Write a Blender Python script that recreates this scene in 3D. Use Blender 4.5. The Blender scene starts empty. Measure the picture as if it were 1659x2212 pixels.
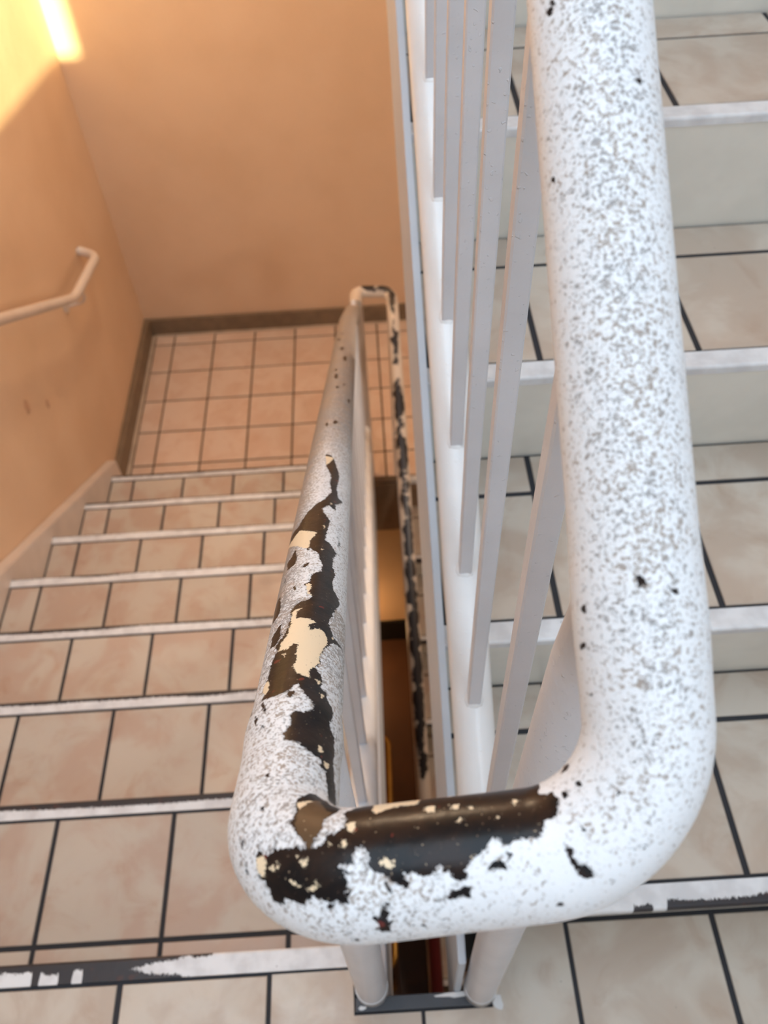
import bpy, bmesh, math, random
import numpy as np
from mathutils import Vector, Matrix, noise as mnoise
random.seed(7)
SC = bpy.context.scene
COL = SC.collection

# ------------------------------------------------------------------ camera
cam_d = bpy.data.cameras.new('camera')
cam = bpy.data.objects.new('camera', cam_d); COL.objects.link(cam)
cam.matrix_world = Matrix(((0.9981158, 0.0613572, -0.0002859, -0.0049),
                           (-0.0481993, 0.7811718, -0.6224528, -0.2458),
                           (-0.0379686, 0.6212938, 0.7826573, 1.2427),
                           (0, 0, 0, 1)))
cam_d.sensor_fit = 'HORIZONTAL'; cam_d.sensor_width = 36
cam_d.lens = 1795.47 / 1659 * 36
cam_d.clip_start = .01
cam_d.dof.use_dof = True
cam_d.dof.focus_distance = .44
cam_d.dof.aperture_fstop = 15
SC.camera = cam
SC.view_settings.view_transform = 'Standard'
SC.view_settings.look = 'None'
SC.view_settings.exposure = 0
SC.view_settings.gamma = 1
SC.view_settings.use_curve_mapping = False

# ------------------------------------------------------------------ world, sun, daylight
W = bpy.data.worlds.new('sky'); SC.world = W; W.use_nodes = True
W.node_tree.nodes['Background'].inputs[0].default_value = (.62, .78, 1, 1)
W.node_tree.nodes['Background'].inputs[1].default_value = 1.2

def light(name, typ, loc, energy, color, size=None, size_y=None, direction=None):
    d = bpy.data.lights.new(name, typ); d.energy = energy; d.color = color
    if typ == 'AREA':
        d.shape = 'RECTANGLE'; d.size = size; d.size_y = size_y or size
    elif typ == 'SUN': d.angle = size
    elif size: d.shadow_soft_size = size
    o = bpy.data.objects.new(name, d); COL.objects.link(o); o.location = loc
    if direction: o.rotation_euler = Vector(direction).to_track_quat('-Z', 'Y').to_euler()
    return o
light('low_sun', 'SUN', (0, -6, 3), 17, (1, .88, .46), math.radians(.9), direction=(-.25, 1, -.14))
light('overhead_fill', 'AREA', (-.25, -.05, 2.78), 29, (.68, .85, 1), 1.5, 1.5, direction=(0, 0, -1))  # cool area light in the added skylight, gives soft light from above
light('back_wall_fill', 'POINT', (-.5, 2.55, 1.45), 47, (1, .75, .50), .07)  # warm point light added to brighten back wall and landing, no fixture
light('near_wall_fill', 'AREA', (.55, -1.3, 1.6), 12, (.72, .86, 1), .9, 1.2, direction=(0, 1, -.25))  # added cool area light before solid wall, away from the opening; brightens risers
light('lower_hall_lamp', 'POINT', (-.35, 1.93, -2.45), 7, (1, .58, .25), .04)
light('lower_flight_fill', 'POINT', (.62, 1.0, .05), 16, (1, .84, .70), .06)  # unseen point light added under the climbing flight to brighten the lower flight

# ------------------------------------------------------------------ helpers
def srgb(*c):
    return tuple(((v/255)/12.92 if v/255 <= .04045 else ((v/255+.055)/1.055)**2.4) for v in c) + (1,)

class NT:
    """small node helper"""
    def __init__(s, name):
        s.m = bpy.data.materials.new(name); s.m.use_nodes = True
        s.t = s.m.node_tree; s.b = s.t.nodes['Principled BSDF']
    def n(s, typ, **kw):
        o = s.t.nodes.new(typ)
        for k, v in kw.items():
            if k.startswith('i_'): o.inputs[k[2:].replace('_', ' ')].default_value = v
            else: setattr(o, k, v)
        return o
    def l(s, a, b): s.t.links.new(a, b)
    def coord(s, which='Object', scale=None):
        c = s.n('ShaderNodeTexCoord').outputs[which]
        if scale:
            m = s.n('ShaderNodeMapping'); m.inputs['Scale'].default_value = scale
            s.l(c, m.inputs['Vector']); c = m.outputs[0]
        return c
    def noise(s, co, scale, detail=3, rough=.55, dist=0):
        o = s.n('ShaderNodeTexNoise'); o.inputs['Scale'].default_value = scale
        o.inputs['Detail'].default_value = detail; o.inputs['Roughness'].default_value = rough
        o.inputs['Distortion'].default_value = dist
        s.l(co, o.inputs['Vector']); return o.outputs['Fac']
    def ramp(s, fac, lo, hi, a=0., b=1.):
        o = s.n('ShaderNodeMapRange'); o.interpolation_type = 'SMOOTHSTEP'
        for k, v in zip(('From Min', 'From Max', 'To Min', 'To Max'), (lo, hi, a, b)): o.inputs[k].default_value = v
        s.l(fac, o.inputs['Value']); return o.outputs[0]
    def math(s, op, a, b=None):
        o = s.n('ShaderNodeMath', operation=op)
        for i, v in enumerate((a, b)):
            if v is None: continue
            if isinstance(v, (int, float)): o.inputs[i].default_value = v
            else: s.l(v, o.inputs[i])
        return o.outputs[0]
    def mix(s, fac, a, b):
        o = s.n('ShaderNodeMix', data_type='RGBA')
        for sk, v in ((o.inputs[0], fac), (o.inputs[6], a), (o.inputs[7], b)):
            if isinstance(v, (int, float, tuple)): sk.default_value = v
            else: s.l(v, sk)
        return o.outputs[2]
    def attr(s, name): return s.n('ShaderNodeAttribute', attribute_name=name).outputs['Fac']
    def bump(s, h, strength, dist):
        o = s.n('ShaderNodeBump'); o.inputs['Strength'].default_value = strength
        o.inputs['Distance'].default_value = dist; s.l(h, o.inputs['Height']); s.l(o.outputs[0], s.b.inputs['Normal'])
    def base(s, c):
        if isinstance(c, tuple): s.b.inputs['Base Color'].default_value = c
        else: s.l(c, s.b.inputs['Base Color'])
    def rough(s, r):
        if isinstance(r, (int, float)): s.b.inputs['Roughness'].default_value = r
        else: s.l(r, s.b.inputs['Roughness'])

def m_wall(name, col, col2):
    k = NT(name); co = k.coord()
    k.base(k.mix(k.ramp(k.noise(co, 3.0, 4), .35, .7), col, col2)); k.rough(.75)
    k.bump(k.math('ADD', k.noise(co, 60, 4, .6), k.math('MULTIPLY', k.noise(co, 9, 2), .8)), .5, .004)
    return k.m
def m_tile(name, a, b, c):
    k = NT(name); co = k.coord('Object')
    rnd = k.n('ShaderNodeObjectInfo').outputs['Random']
    v = k.n('ShaderNodeVectorMath', operation='ADD'); k.l(co, v.inputs[0])
    cx = k.n('ShaderNodeCombineXYZ'); k.l(k.math('MULTIPLY', rnd, 37.), cx.inputs[0]); k.l(k.math('MULTIPLY', rnd, 91.), cx.inputs[1]); k.l(cx.outputs[0], v.inputs[1])
    p = v.outputs[0]
    col = k.mix(k.ramp(k.noise(p, 8, 4, .55, .5), .42, .60), a, b)
    col = k.mix(k.math('MULTIPLY', k.ramp(k.noise(p, 14, 5, .6, .8), .5, .8), .75), col, c)
    spk = k.ramp(k.noise(p, 140, 1, .4), .80, .86)
    col = k.mix(k.math('MULTIPLY', spk, .6), col, srgb(60, 55, 52))
    hsv = k.n('ShaderNodeHueSaturation'); k.l(col, hsv.inputs['Color']); k.l(k.math('ADD', k.math('MULTIPLY', rnd, .10), .95), hsv.inputs['Value'])
    k.base(hsv.outputs[0]); k.rough(k.ramp(k.noise(p, 25, 3), .3, .7, .32, .5))
    k.bump(k.noise(p, 30, 3), .15, .002)
    return k.m
def m_paint(name, col, rough=.4, bump=.35, scale=70, spots=0.):
    k = NT(name); co = k.coord()
    c = k.mix(k.ramp(k.noise(co, 12, 3), .35, .7), col, tuple(v*.93 for v in col[:3]) + (1,))
    if spots:
        c = k.mix(k.ramp(k.noise(co, 160, 1, .3), .80 - spots, .82 - spots), c, srgb(70, 62, 60))
    k.base(c); k.rough(rough)
    h = k.math('ADD', k.noise(co, scale, 3, .6), k.math('MULTIPLY', k.ramp(k.noise(co, scale*2.6, 1), .68, .74), .8))
    k.bump(h, bump, .0012)
    return k.m
def m_plain(name, col, rough=.6, metal=0., bump=0, bscale=40):
    k = NT(name); co = k.coord()
    k.base(k.mix(k.ramp(k.noise(co, bscale*.4, 3), .3, .7), col, tuple(v*.8 for v in col[:3]) + (1,)))
    k.rough(rough); k.b.inputs['Metallic'].default_value = metal
    if bump: k.bump(k.noise(co, bscale, 3), bump, .002)
    return k.m

def m_rail():
    """chipped white paint over cream over near-black paint, driven by wear shapes on the tube"""
    k = NT('chipped_white_rail_paint'); co = k.coord()
    jag = k.math('ADD', k.math('MULTIPLY', k.math('SUBTRACT', k.noise(co, 620, 5, .75), .5), 4.2),
                 k.math('MULTIPLY', k.math('SUBTRACT', k.noise(co, 210, 3, .6, 1.), .5), 3.4))
    jag2 = k.math('MULTIPLY', k.math('SUBTRACT', k.noise(co, 700, 5, .7), .5), 5.0)
    peel = k.ramp(k.math('ADD', k.attr('peel'), jag), -.06, .06)
    edge = k.ramp(k.math('ADD', k.attr('peel'), jag), -.5, -.1)
    cream = k.ramp(k.math('ADD', k.attr('cream'), jag2), -.06, .06)
    taupe = k.ramp(k.math('ADD', k.attr('taupe'), jag), -.3, .3)
    grime = k.attr('grime')
    # grit caught in the brush texture
    worm = k.noise(co, 720, 3, .55, .7)
    worm2 = k.noise(co, 420, 2, .5, .9)
    pit = k.math('ADD', k.math('MULTIPLY', worm, .65), k.math('MULTIPLY', worm2, .35))
    lowf = k.math('MULTIPLY', k.math('SUBTRACT', k.noise(co, 28, 3), .5), .35)
    thr = k.math('SUBTRACT', k.math('ADD', k.math('MULTIPLY', k.math('ADD', grime, lowf), .17), pit), .5)
    dirt = k.math('MULTIPLY', k.ramp(thr, .07, .22), .76)
    white = k.mix(k.math('MULTIPLY', k.attr('dull'), .9), srgb(223, 226, 231), srgb(168, 158, 146))
    dcol = k.mix(k.ramp(k.noise(co, 60, 2), .4, .6), srgb(104, 98, 96), srgb(122, 100, 78))
    white = k.mix(dirt, white, dcol)
    dark = k.mix(k.ramp(k.noise(co, 70, 4, .6, .4), .38, .62), srgb(15, 14, 18), srgb(36, 25, 22))
    dark = k.mix(k.math('MULTIPLY', taupe, .8), dark, srgb(96, 76, 56))
    dark = k.mix(k.ramp(k.noise(co, 900, 2, .5), .70, .76), dark, srgb(170, 150, 125))
    red = k.ramp(k.noise(co, 190, 1, .3), .735, .75)
    dark = k.mix(k.math('MULTIPLY', red, .8), dark, srgb(105, 42, 36))
    crm = k.mix(k.ramp(k.noise(co, 500, 4, .7), .66, .72), srgb(226, 206, 176), srgb(120, 95, 75))
    under = k.mix(cream, dark, crm)
    k.base(k.mix(peel, white, under))
    k.l(k.ramp(peel, 0, 1, .5, .2), k.b.inputs['Specular IOR Level'])
    rg = k.mix(peel, (.42,)*3+(1,), (.28,)*3+(1,)); k.l(rg, k.b.inputs['Roughness'])
    rough_white = k.math('SUBTRACT', k.math('MULTIPLY', k.noise(co, 480, 3, .6, .6), .9), k.math('MULTIPLY', dirt, .45))
    rough_white = k.math('MULTIPLY', rough_white, k.math('ADD', k.math('MULTIPLY', grime, .55), .35))
    rough_dark = k.math('MULTIPLY', k.noise(co, 120, 3), .35)
    hw = k.math('ADD', k.math('ADD', rough_white, 1.1), k.math('MULTIPLY', edge, .25))
    hd = k.math('ADD', rough_dark, k.math('MULTIPLY', cream, .35))
    mixh = k.n('ShaderNodeMix', data_type='FLOAT'); k.l(peel, mixh.inputs[0]); k.l(hw, mixh.inputs[2]); k.l(hd, mixh.inputs[3])
    k.bump(mixh.outputs[0], .55, .0011)
    return k.m
def m_worn_tube(name, white, dark, accent, lo, hi):
    """lower handrail: heavy wear along its top"""
    k = NT(name); co = k.coord()
    f = k.math('ADD', k.attr('wear'), k.math('MULTIPLY', k.math('SUBTRACT', k.noise(co, 20, 4, .6), .5), 3.0))
    w = k.ramp(f, lo, hi)
    d = k.mix(k.attr('redpaint'), dark, accent)
    k.base(k.mix(w, white, d)); k.rough(.35)
    return k.m
def m_strip():
    k = NT('chipped_white_nosing_paint'); co = k.coord()
    j = k.math('MULTIPLY', k.math('SUBTRACT', k.noise(k.coord('Object', (1, .35, 1)), 420, 4, .75), .5), 16.)
    f = k.ramp(k.math('ADD', k.attr('wear'), j), -.4, .4)
    c = k.mix(k.ramp(k.noise(co, 30, 3), .35, .7), srgb(226, 228, 232), srgb(205, 206, 210))
    c = k.mix(k.ramp(k.noise(co, 170, 2, .4), .77, .79), c, srgb(60, 55, 55))
    k.base(k.mix(f, c, k.mix(k.ramp(k.noise(co, 60, 2), .6, .7), srgb(44, 41, 46), srgb(66, 44, 42)))); k.rough(.45)
    k.bump(k.math('SUBTRACT', k.noise(co, 120, 3), f), .4, .001)
    return k.m

M = {}
M['wall'] = m_wall('orange_beige_wall_paint', srgb(224, 192, 161), srgb(218, 185, 153))
M['wall_pale'] = m_wall('pale_wall_paint', srgb(214, 210, 204), srgb(206, 202, 196))
M['ceiling'] = m_wall('ceiling_paint', srgb(235, 232, 226), srgb(228, 224, 218))
M['scuff'] = m_plain('scuffed_wall_paint', srgb(206, 164, 134), .7)
M['tile'] = m_tile('beige_floor_tile', srgb(198, 188, 176), srgb(184, 169, 155), srgb(170, 148, 130))
M['tile_warm_lit'] = m_tile('warm_lit_floor_tile', srgb(190, 180, 168), srgb(182, 162, 148), srgb(172, 142, 122))  # same beige tile, warm light of the lower stairs put into its colour
M['tile_landing_lit'] = m_tile('warm_lit_landing_tile', srgb(214, 190, 172), srgb(208, 180, 160), srgb(198, 162, 138))  # same tile made lighter and pinker: landing's warm light put into its colour
M['grout'] = m_plain('dark_grout', srgb(44, 45, 51), .8)
M['grout_warm'] = m_plain('brown_grout', srgb(98, 80, 64), .8)
M['strip'] = m_strip()
M['riser'] = m_paint('cream_gloss_riser_paint', srgb(234, 233, 226), .3, .12, 18)
M['metal_white'] = m_paint('white_gloss_metal_paint', srgb(212, 213, 220), .33, .5, 110)
M['plate'] = m_paint('white_plate_paint', srgb(196, 204, 216), .4, .2, 40)
M['tube_white'] = m_paint('white_tube_paint', srgb(230, 230, 232), .25, .3, 60)
M['rail'] = m_rail()
M['rail_low'] = m_worn_tube('worn_lower_rail_paint', srgb(205, 190, 176), srgb(34, 28, 30), srgb(104, 30, 34), -.1, .25)
M['skirt'] = m_plain('brown_grey_skirting', srgb(128, 108, 88), .5)
M['skirt_edge'] = m_plain('pale_caulk', srgb(196, 176, 156), .6)
M['string'] = m_paint('pinkish_white_string_paint', srgb(214, 200, 190), .4, .15, 30)
M['dark_metal'] = m_plain('dark_grey_metal', srgb(66, 67, 72), .45, .3, .3)
M['smear'] = m_plain('white_paint_smear', srgb(222, 222, 224), .4)
M['fascia'] = m_plain('brown_fascia_paint', srgb(140, 116, 96), .6)
M['brown_floor'] = m_plain('dark_brown_floor', srgb(84, 54, 36), .45, 0, .2, 14)
M['black'] = m_plain('black_plinth', srgb(14, 12, 12), .6)
M['brass'] = m_plain('brass', srgb(206, 160, 84), .22, 1.)
M['concrete'] = m_plain('painted_concrete', srgb(176, 164, 150), .8)
M['frame'] = m_plain('white_window_frame', srgb(232, 232, 230), .4)

# ------------------------------------------------------------------ object builders
def link(name, mesh, mat=None, parent=None):
    o = bpy.data.objects.new(name, mesh); COL.objects.link(o)
    if mat and not mesh.materials: mesh.materials.append(mat)
    if parent: o.parent = parent
    return o
def empty(name, loc=(0, 0, 0)):
    o = bpy.data.objects.new(name, None); COL.objects.link(o); o.location = loc; o.empty_display_size = .05; return o
def tag(o, label=None, cat=None, group=None, kind=None):
    for k, v in (('label', label), ('category', cat), ('group', group), ('kind', kind)):
        if v: o[k] = v
    return o
def box_bm(bm, x0, x1, y0, y1, z0, z1, bev=0):
    r = bmesh.ops.create_cube(bm, size=1)
    for v in r['verts']:
        v.co = Vector(((x0+x1)/2 + v.co.x*(x1-x0), (y0+y1)/2 + v.co.y*(y1-y0), (z0+z1)/2 + v.co.z*(z1-z0)))
    if bev:
        es = list({e for v in r['verts'] for e in v.link_edges})
        bmesh.ops.bevel(bm, geom=es, offset=bev, segments=2, profile=.6, affect='EDGES')
def mesh_of(bm, name, smooth=False):
    me = bpy.data.meshes.new(name); bm.to_mesh(me); bm.free()
    if smooth: me.polygons.foreach_set('use_smooth', [True]*len(me.polygons))
    return me
def box(name, b, mat, parent=None, bev=0):
    bm = bmesh.new(); box_bm(bm, *b, bev); return link(name, mesh_of(bm, name), mat, parent)
def prism_yz(name, poly, x0, x1, mat, parent=None, bev=0):
    bm = bmesh.new()
    a = [bm.verts.new((x0, y, z)) for y, z in poly]; b = [bm.verts.new((x1, y, z)) for y, z in poly]
    bm.faces.new(a); bm.faces.new(b[::-1])
    n = len(poly)
    for i in range(n): bm.faces.new((a[i], b[i], b[(i+1) % n], a[(i+1) % n]))
    bmesh.ops.recalc_face_normals(bm, faces=bm.faces)
    if bev: bmesh.ops.bevel(bm, geom=list(bm.edges), offset=bev, segments=2, affect='EDGES')
    return link(name, mesh_of(bm, name), mat, parent)
def frames(P):
    T = np.gradient(P, axis=0); T /= np.linalg.norm(T, axis=1)[:, None]
    N = np.zeros_like(P); up = np.array([0, 0, 1.]) if abs(T[0, 2]) < .9 else np.array([0, 1., 0])
    n = up - T[0]*(T[0] @ up); N[0] = n/np.linalg.norm(n)
    for i in range(1, len(P)):
        n = N[i-1] - T[i]*(N[i-1] @ T[i]); N[i] = n/np.linalg.norm(n)
    return T, N, np.cross(T, N)
def smooth_path(pts, rad, seg=8):
    pts = [np.array(p, float) for p in pts]; out = [pts[0]]
    for i in range(1, len(pts)-1):
        a, p, b = pts[i-1], pts[i], pts[i+1]
        d1 = (a-p)/np.linalg.norm(a-p); d2 = (b-p)/np.linalg.norm(b-p)
        t = min(rad, .45*np.linalg.norm(a-p), .45*np.linalg.norm(b-p))
        s = np.linspace(0, 1, seg)[:, None]; A = p+d1*t; B = p+d2*t; k = .55
        out += list((1-s)**3*A + 3*(1-s)**2*s*(A-d1*t*k) + 3*(1-s)*s*s*(B-d2*t*k) + s**3*B)
    out.append(pts[-1]); return np.array(out)
def tube(name, P, r, mat, parent=None, n=20, cap=True):
    P = np.array(P, float); T, N, B = frames(P)
    th = np.linspace(0, 2*np.pi, n, endpoint=False)
    R_ = np.broadcast_to(np.array(r, float), (len(P),))[:, None, None]
    V = (P[:, None] + R_*(np.cos(th)[None, :, None]*N[:, None] + np.sin(th)[None, :, None]*B[:, None])).reshape(-1, 3)
    F = []
    for i in range(len(P)-1):
        for j in range(n):
            k = (j+1) % n; F.append((i*n+j, i*n+k, (i+1)*n+k, (i+1)*n+j))
    if cap: F += [tuple(range(n)), tuple(reversed(range((len(P)-1)*n, len(P)*n)))]
    me = bpy.data.meshes.new(name); me.from_pydata(V.tolist(), [], F); me.update()
    me.polygons.foreach_set('use_smooth', [len(p.vertices) == 4 for p in me.polygons])
    return link(name, me, mat, parent)
TILE_MESH = {}
def tile(x0, x1, y0, y1, z, mat, parent, t=.008):
    """one tile: bevelled slab whose origin is its own centre; same sizes share a mesh"""
    g = .0040
    w, d = x1-x0-2*g, y1-y0-2*g
    if w < .006 or d < .006: return
    key = (round(w, 3), round(d, 3), mat.name)
    if key not in TILE_MESH:
        bm = bmesh.new(); box_bm(bm, -w/2, w/2, -d/2, d/2, -t, 0, 0)
        top = [e for e in bm.edges if all(v.co.z > -1e-5 for v in e.verts)]
        bmesh.ops.bevel(bm, geom=top, offset=.0009, segments=1, affect='EDGES')
        TILE_MESH[key] = mesh_of(bm, 'tile'); TILE_MESH[key].materials.append(mat)
    o = bpy.data.objects.new('tile', TILE_MESH[key]); COL.objects.link(o)
    o.location = ((x0+x1)/2, (y0+y1)/2, z + random.uniform(-.0003, .0003))
    o.rotation_euler = (random.uniform(-.001, .001), random.uniform(-.001, .001), 0)
    o.parent = parent
def xcuts(x0, x1, off, p=.2):
    k = math.ceil((x0-off)/p + .02); c = [x0]
    while off + k*p < x1 - .004: c.append(off + k*p); k += 1
    return c + [x1]
def tiles(x0, x1, yc, z, off, mat, parent):
    c = xcuts(x0, x1, off)
    for a, b in zip(c, c[1:]):
        for u, w in zip(yc, yc[1:]): tile(a, b, u, w, z, mat, parent)
def strip(x0, x1, yf, sgn, z, parent, wear, w=.0275, lip=.022):
    """nosing strip: front edge at yf, body runs in direction sgn; wear(x) in mm from the front edge"""
    nx = max(2, int((x1-x0)/.004)); prof = []
    r = .004
    prof.append((0.0006, -lip)); prof.append((0, -r))
    for a in np.linspace(0, np.pi/2, 4)[1:]: prof.append((r - r*np.cos(a), -r + r*np.sin(a)))
    for d in np.linspace(r, w, 8)[1:]: prof.append((d, .0))
    prof.append((w, -.006))
    xs = np.linspace(x0, x1, nx); V = []; Wr = []
    for x in xs:
        for d, h in prof:
            V.append((x, yf + sgn*d, z + .0012 + h)); Wr.append(wear(x, d*1000, h*1000))
    n = len(prof); F = []
    for i in range(nx-1):
        for j in range(n-1):
            q = (i*n+j, (i+1)*n+j, (i+1)*n+j+1, i*n+j+1); F.append(q if sgn > 0 else q[::-1])
    F += [tuple(range(n)), tuple(reversed(range((nx-1)*n, nx*n)))]
    me = bpy.data.meshes.new('nosing_strip'); me.from_pydata(V, [], F); me.update()
    a = me.attributes.new('wear', 'FLOAT', 'POINT'); a.data.foreach_set('value', np.array(Wr, dtype=np.float32))
    return link('nosing_strip', me, M['strip'], parent)

# ------------------------------------------------------------------ measures (metres)
RL, GL = .1775, .2858          # descending flight: rise, going
RR, GR = .1795, .2647          # ascending flight
XW, YB = -1.125, 3.102         # left wall face, back wall face
XR = 1.16                      # right wall face
ZL = -8*RL                     # lower landing
ZG = -16*RL                    # ground floor
YN = -1.35                     # near wall

def wob(cx, cy, rx, ry, n=14):
    return [(cx + rx*math.cos(t)*(1+random.uniform(-.25, .25)), cy + ry*math.sin(t)*(1+random.uniform(-.25, .25))) for t in [2*math.pi*i/n for i in range(n)]]
# ------------------------------------------------------------------ walls, ceiling, floors
def structure(o): tag(o, kind='structure'); return o
structure(box('wall_left', (XW-.12, XW, YN-.12, YB+.12, ZG-.1, 2.8), M['wall']))
structure(box('wall_back', (XW, XR, YB, YB+.12, ZG-.1, 2.8), M['wall']))
structure(box('wall_right', (XR, XR+.12, YN-.12, YB+.12, ZG-.1, 2.8), M['wall_pale']))
# near wall with its window opening
wx0, wx1, wz0, wz1 = -.34, .0925, .531, 1.25
bm = bmesh.new()
box_bm(bm, XW, XR, YN-.12, YN, ZG-.1, wz0); box_bm(bm, XW, wx0, YN-.12, YN, wz0, wz1)
box_bm(bm, wx1, XR, YN-.12, YN, wz0, wz1); box_bm(bm, XW, XR, YN-.12, YN, wz1, 2.8)
structure(link('wall_front', mesh_of(bm, 'wall_front'), M['wall_pale']))
bm = bmesh.new()
for b in ((wx0-.03, wx1+.0, YN-.10, YN-.07, wz1-.04, wz1), (wx0, wx0+.02, YN-.10, YN-.07, wz0, wz1)): box_bm(bm, *b, .003)
structure(link('window_1', mesh_of(bm, 'window_1'), M['frame']))
for cy, cz, ry, rz in ((1.73, -.59, .018, .03), (1.86, -.70, .012, .02)):     # faint scuffs
    pts = wob(cy, cz, ry, rz)
    bm = bmesh.new(); bm.faces.new([bm.verts.new((XW+.0006, y, z)) for y, z in pts]); g = bmesh.ops.extrude_face_region(bm, geom=bm.faces[:])
    for v in [v for v in g['geom'] if isinstance(v, bmesh.types.BMVert)]: v.co.x -= .0006
    link('scuff', mesh_of(bm, 'scuff'), M['scuff'], bpy.data.objects['wall_left'])
# ceiling with a skylight opening added for soft light from above
bm = bmesh.new(); sx0, sx1, sy0, sy1 = -1.0, .5, -.8, .7
box_bm(bm, XW, sx0, YN, YB, 2.8, 2.9); box_bm(bm, sx1, XR, YN, YB, 2.8, 2.9)
box_bm(bm, sx0, sx1, YN, sy0, 2.8, 2.9); box_bm(bm, sx0, sx1, sy1, YB, 2.8, 2.9)
structure(link('ceiling', mesh_of(bm, 'ceiling'), M['ceiling']))
bm = bmesh.new()
for b in ((sx0, sx1, sy0, sy0+.04, 2.8, 2.93), (sx0, sx1, sy1-.04, sy1, 2.8, 2.93), (sx0, sx0+.04, sy0, sy1, 2.8, 2.93), (sx1-.04, sx1, sy0, sy1, 2.8, 2.93)): box_bm(bm, *b, .004)
structure(link('added_skylight', mesh_of(bm, 'added_skylight'), M['frame']))

WX0, WX1, WY = -.081, .095, -.066    # the well cut into the near landing
# near landing
bm = bmesh.new(); T_ = .008
box_bm(bm, XW, XR, YN, WY, -.16, -.0022)
box_bm(bm, XW, WX0, WY, -.018, -.16, -.0022); box_bm(bm, WX1, XR, WY, .020, -.16, -.0022)
fl = structure(link('floor', mesh_of(bm, 'floor'), M['grout']))
yrows = [-1.228, -1.028, -.828, -.628, -.428, -.228]
tiles(XW, .0064, yrows[:], 0, .0064, M['tile'], fl)
tiles(.0064, XR, [-1.187, -.987, -.787, -.587, -.387], 0, .0064, M['tile'], fl)
tiles(.0064, .2064, [-.387, -.187], 0, .0064, M['tile'], fl)
tiles(XW, -.1936, [-.228, -.0285], 0, .0064, M['tile'], fl)
tiles(.2064, XR, [-.387, -.187, .0135], 0, .0064, M['tile'], fl)
for xa, xb, ye, wx in ((-.191, .0038, -.031, WX0-.002), (.0090, .2038, .011, WX1+.002)):   # the two tiles notched round the gap
    lft = wx < 0; yb, yn = (-.2254 if lft else -.1844), -.084
    pl = [(xa, yb), (xb, yb), (xb, yn), (wx, yn), (wx, ye), (xa, ye)] if lft else [(xa, yb), (xb, yb), (xb, ye), (wx, ye), (wx, yn), (xa, yn)]
    cx_, cy_ = (xa+xb)/2, (yb+ye)/2
    bm = bmesh.new(); vt = [bm.verts.new((x-cx_, y-cy_, 0)) for x, y in pl]; vb = [bm.verts.new((x-cx_, y-cy_, -.008)) for x, y in pl]
    bm.faces.new(vt); bm.faces.new(vb[::-1])
    for i in range(6): bm.faces.new((vb[i], vb[(i+1) % 6], vt[(i+1) % 6], vt[i]))
    o = link('tile', mesh_of(bm, 'tile'), M['tile'], fl); o.location = (cx_, cy_, 0)
# lower landing
YE = 2.035
bm = bmesh.new()
box_bm(bm, XW, -.045, 2.0, YB, ZL-.16, ZL-.0022); box_bm(bm, -.045, XR, YE, YB, ZL-.16, ZL-.0022)
fl2 = structure(link('floor', mesh_of(bm, 'floor'), M['grout_warm']))
rows = [2.005, 2.209, 2.409, 2.609, 2.809, 3.009, 3.078]
tiles(-1.085, -.05, rows, ZL, -.19, M['tile_landing_lit'], fl2)
tiles(-.05, XR-.02, [YE+.028, 2.209] + rows[2:], ZL, .0165, M['tile_landing_lit'], fl2)
fl3 = structure(box('floor', (XW, XR, YN, YB, ZG-.1, ZG), M['brown_floor']))
# skirting of the lower landing
for nm, b, e in (('baseboard_back', (-1.1, XR, 3.084, YB, ZL-.01, ZL+.095), (-1.085, XR, 3.074, 3.084, ZL-.004, ZL+.006)),
                 ('baseboard_left', (XW, -1.10, 2.09, YB, ZL-.01, ZL+.095), (-1.10, -1.086, 2.02, 3.08, ZL-.004, ZL+.006))):
    bb = structure(box(nm, b, M['skirt'], None, .003)); box('caulk_line', e, M['skirt_edge'], bb)
# fascia and wall below the lower landing, plinth
structure(box('trim_1', (-.3, XR, YE-.004, YE+.02, -1.75, ZL-.012), M['fascia']))
structure(box('wall_middle', (XW, XR, 2.10, 2.16, ZG, ZL-.16), M['wall']))
structure(box('baseboard_middle', (XW, XR, 2.085, 2.10, ZG, ZG+.19), M['black'], None, .003))

# dark metal angle closing the well, with paint drips
an = tag(box('edge_angle', (WX0, WX1, WY-.015, WY+.002, -.03, .0025), M['dark_metal'], None, .001), 'dark grey metal edging bar across the near end of the stairwell gap', 'edging')
def blob(name, pts, z, mat, parent):
    bm = bmesh.new()
    a = [bm.verts.new((x, y, z)) for x, y in pts]; b = [bm.verts.new((x, y, z+.0012)) for x, y in pts]
    bm.faces.new(a[::-1]); bm.faces.new(b)
    for i in range(len(a)): bm.faces.new((a[i], a[(i+1) % len(a)], b[(i+1) % len(a)], b[i]))
    return link(name, mesh_of(bm, name), mat, parent)
def wob(cx, cy, rx, ry, n=14):
    return [(cx + rx*math.cos(t)*(1+random.uniform(-.25, .25)), cy + ry*math.sin(t)*(1+random.uniform(-.25, .25))) for t in [2*math.pi*i/n for i in range(n)]]
blob('paint_smear', wob(.055, -.0675, .028, .003), .0025, M['smear'], an)
blob('paint_smear', wob(.088, -.071, .006, .002), .0025, M['smear'], an)
blob('paint_smear', wob(-.072, -.0765, .005, .0022), .0025, M['smear'], an)
blob('paint_spot', wob(.103, -.052, .006, .005), .0003, M['smear'], fl)
blob('paint_spot', wob(.104, -.079, .006, .009), .0003, M['smear'], fl)

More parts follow.
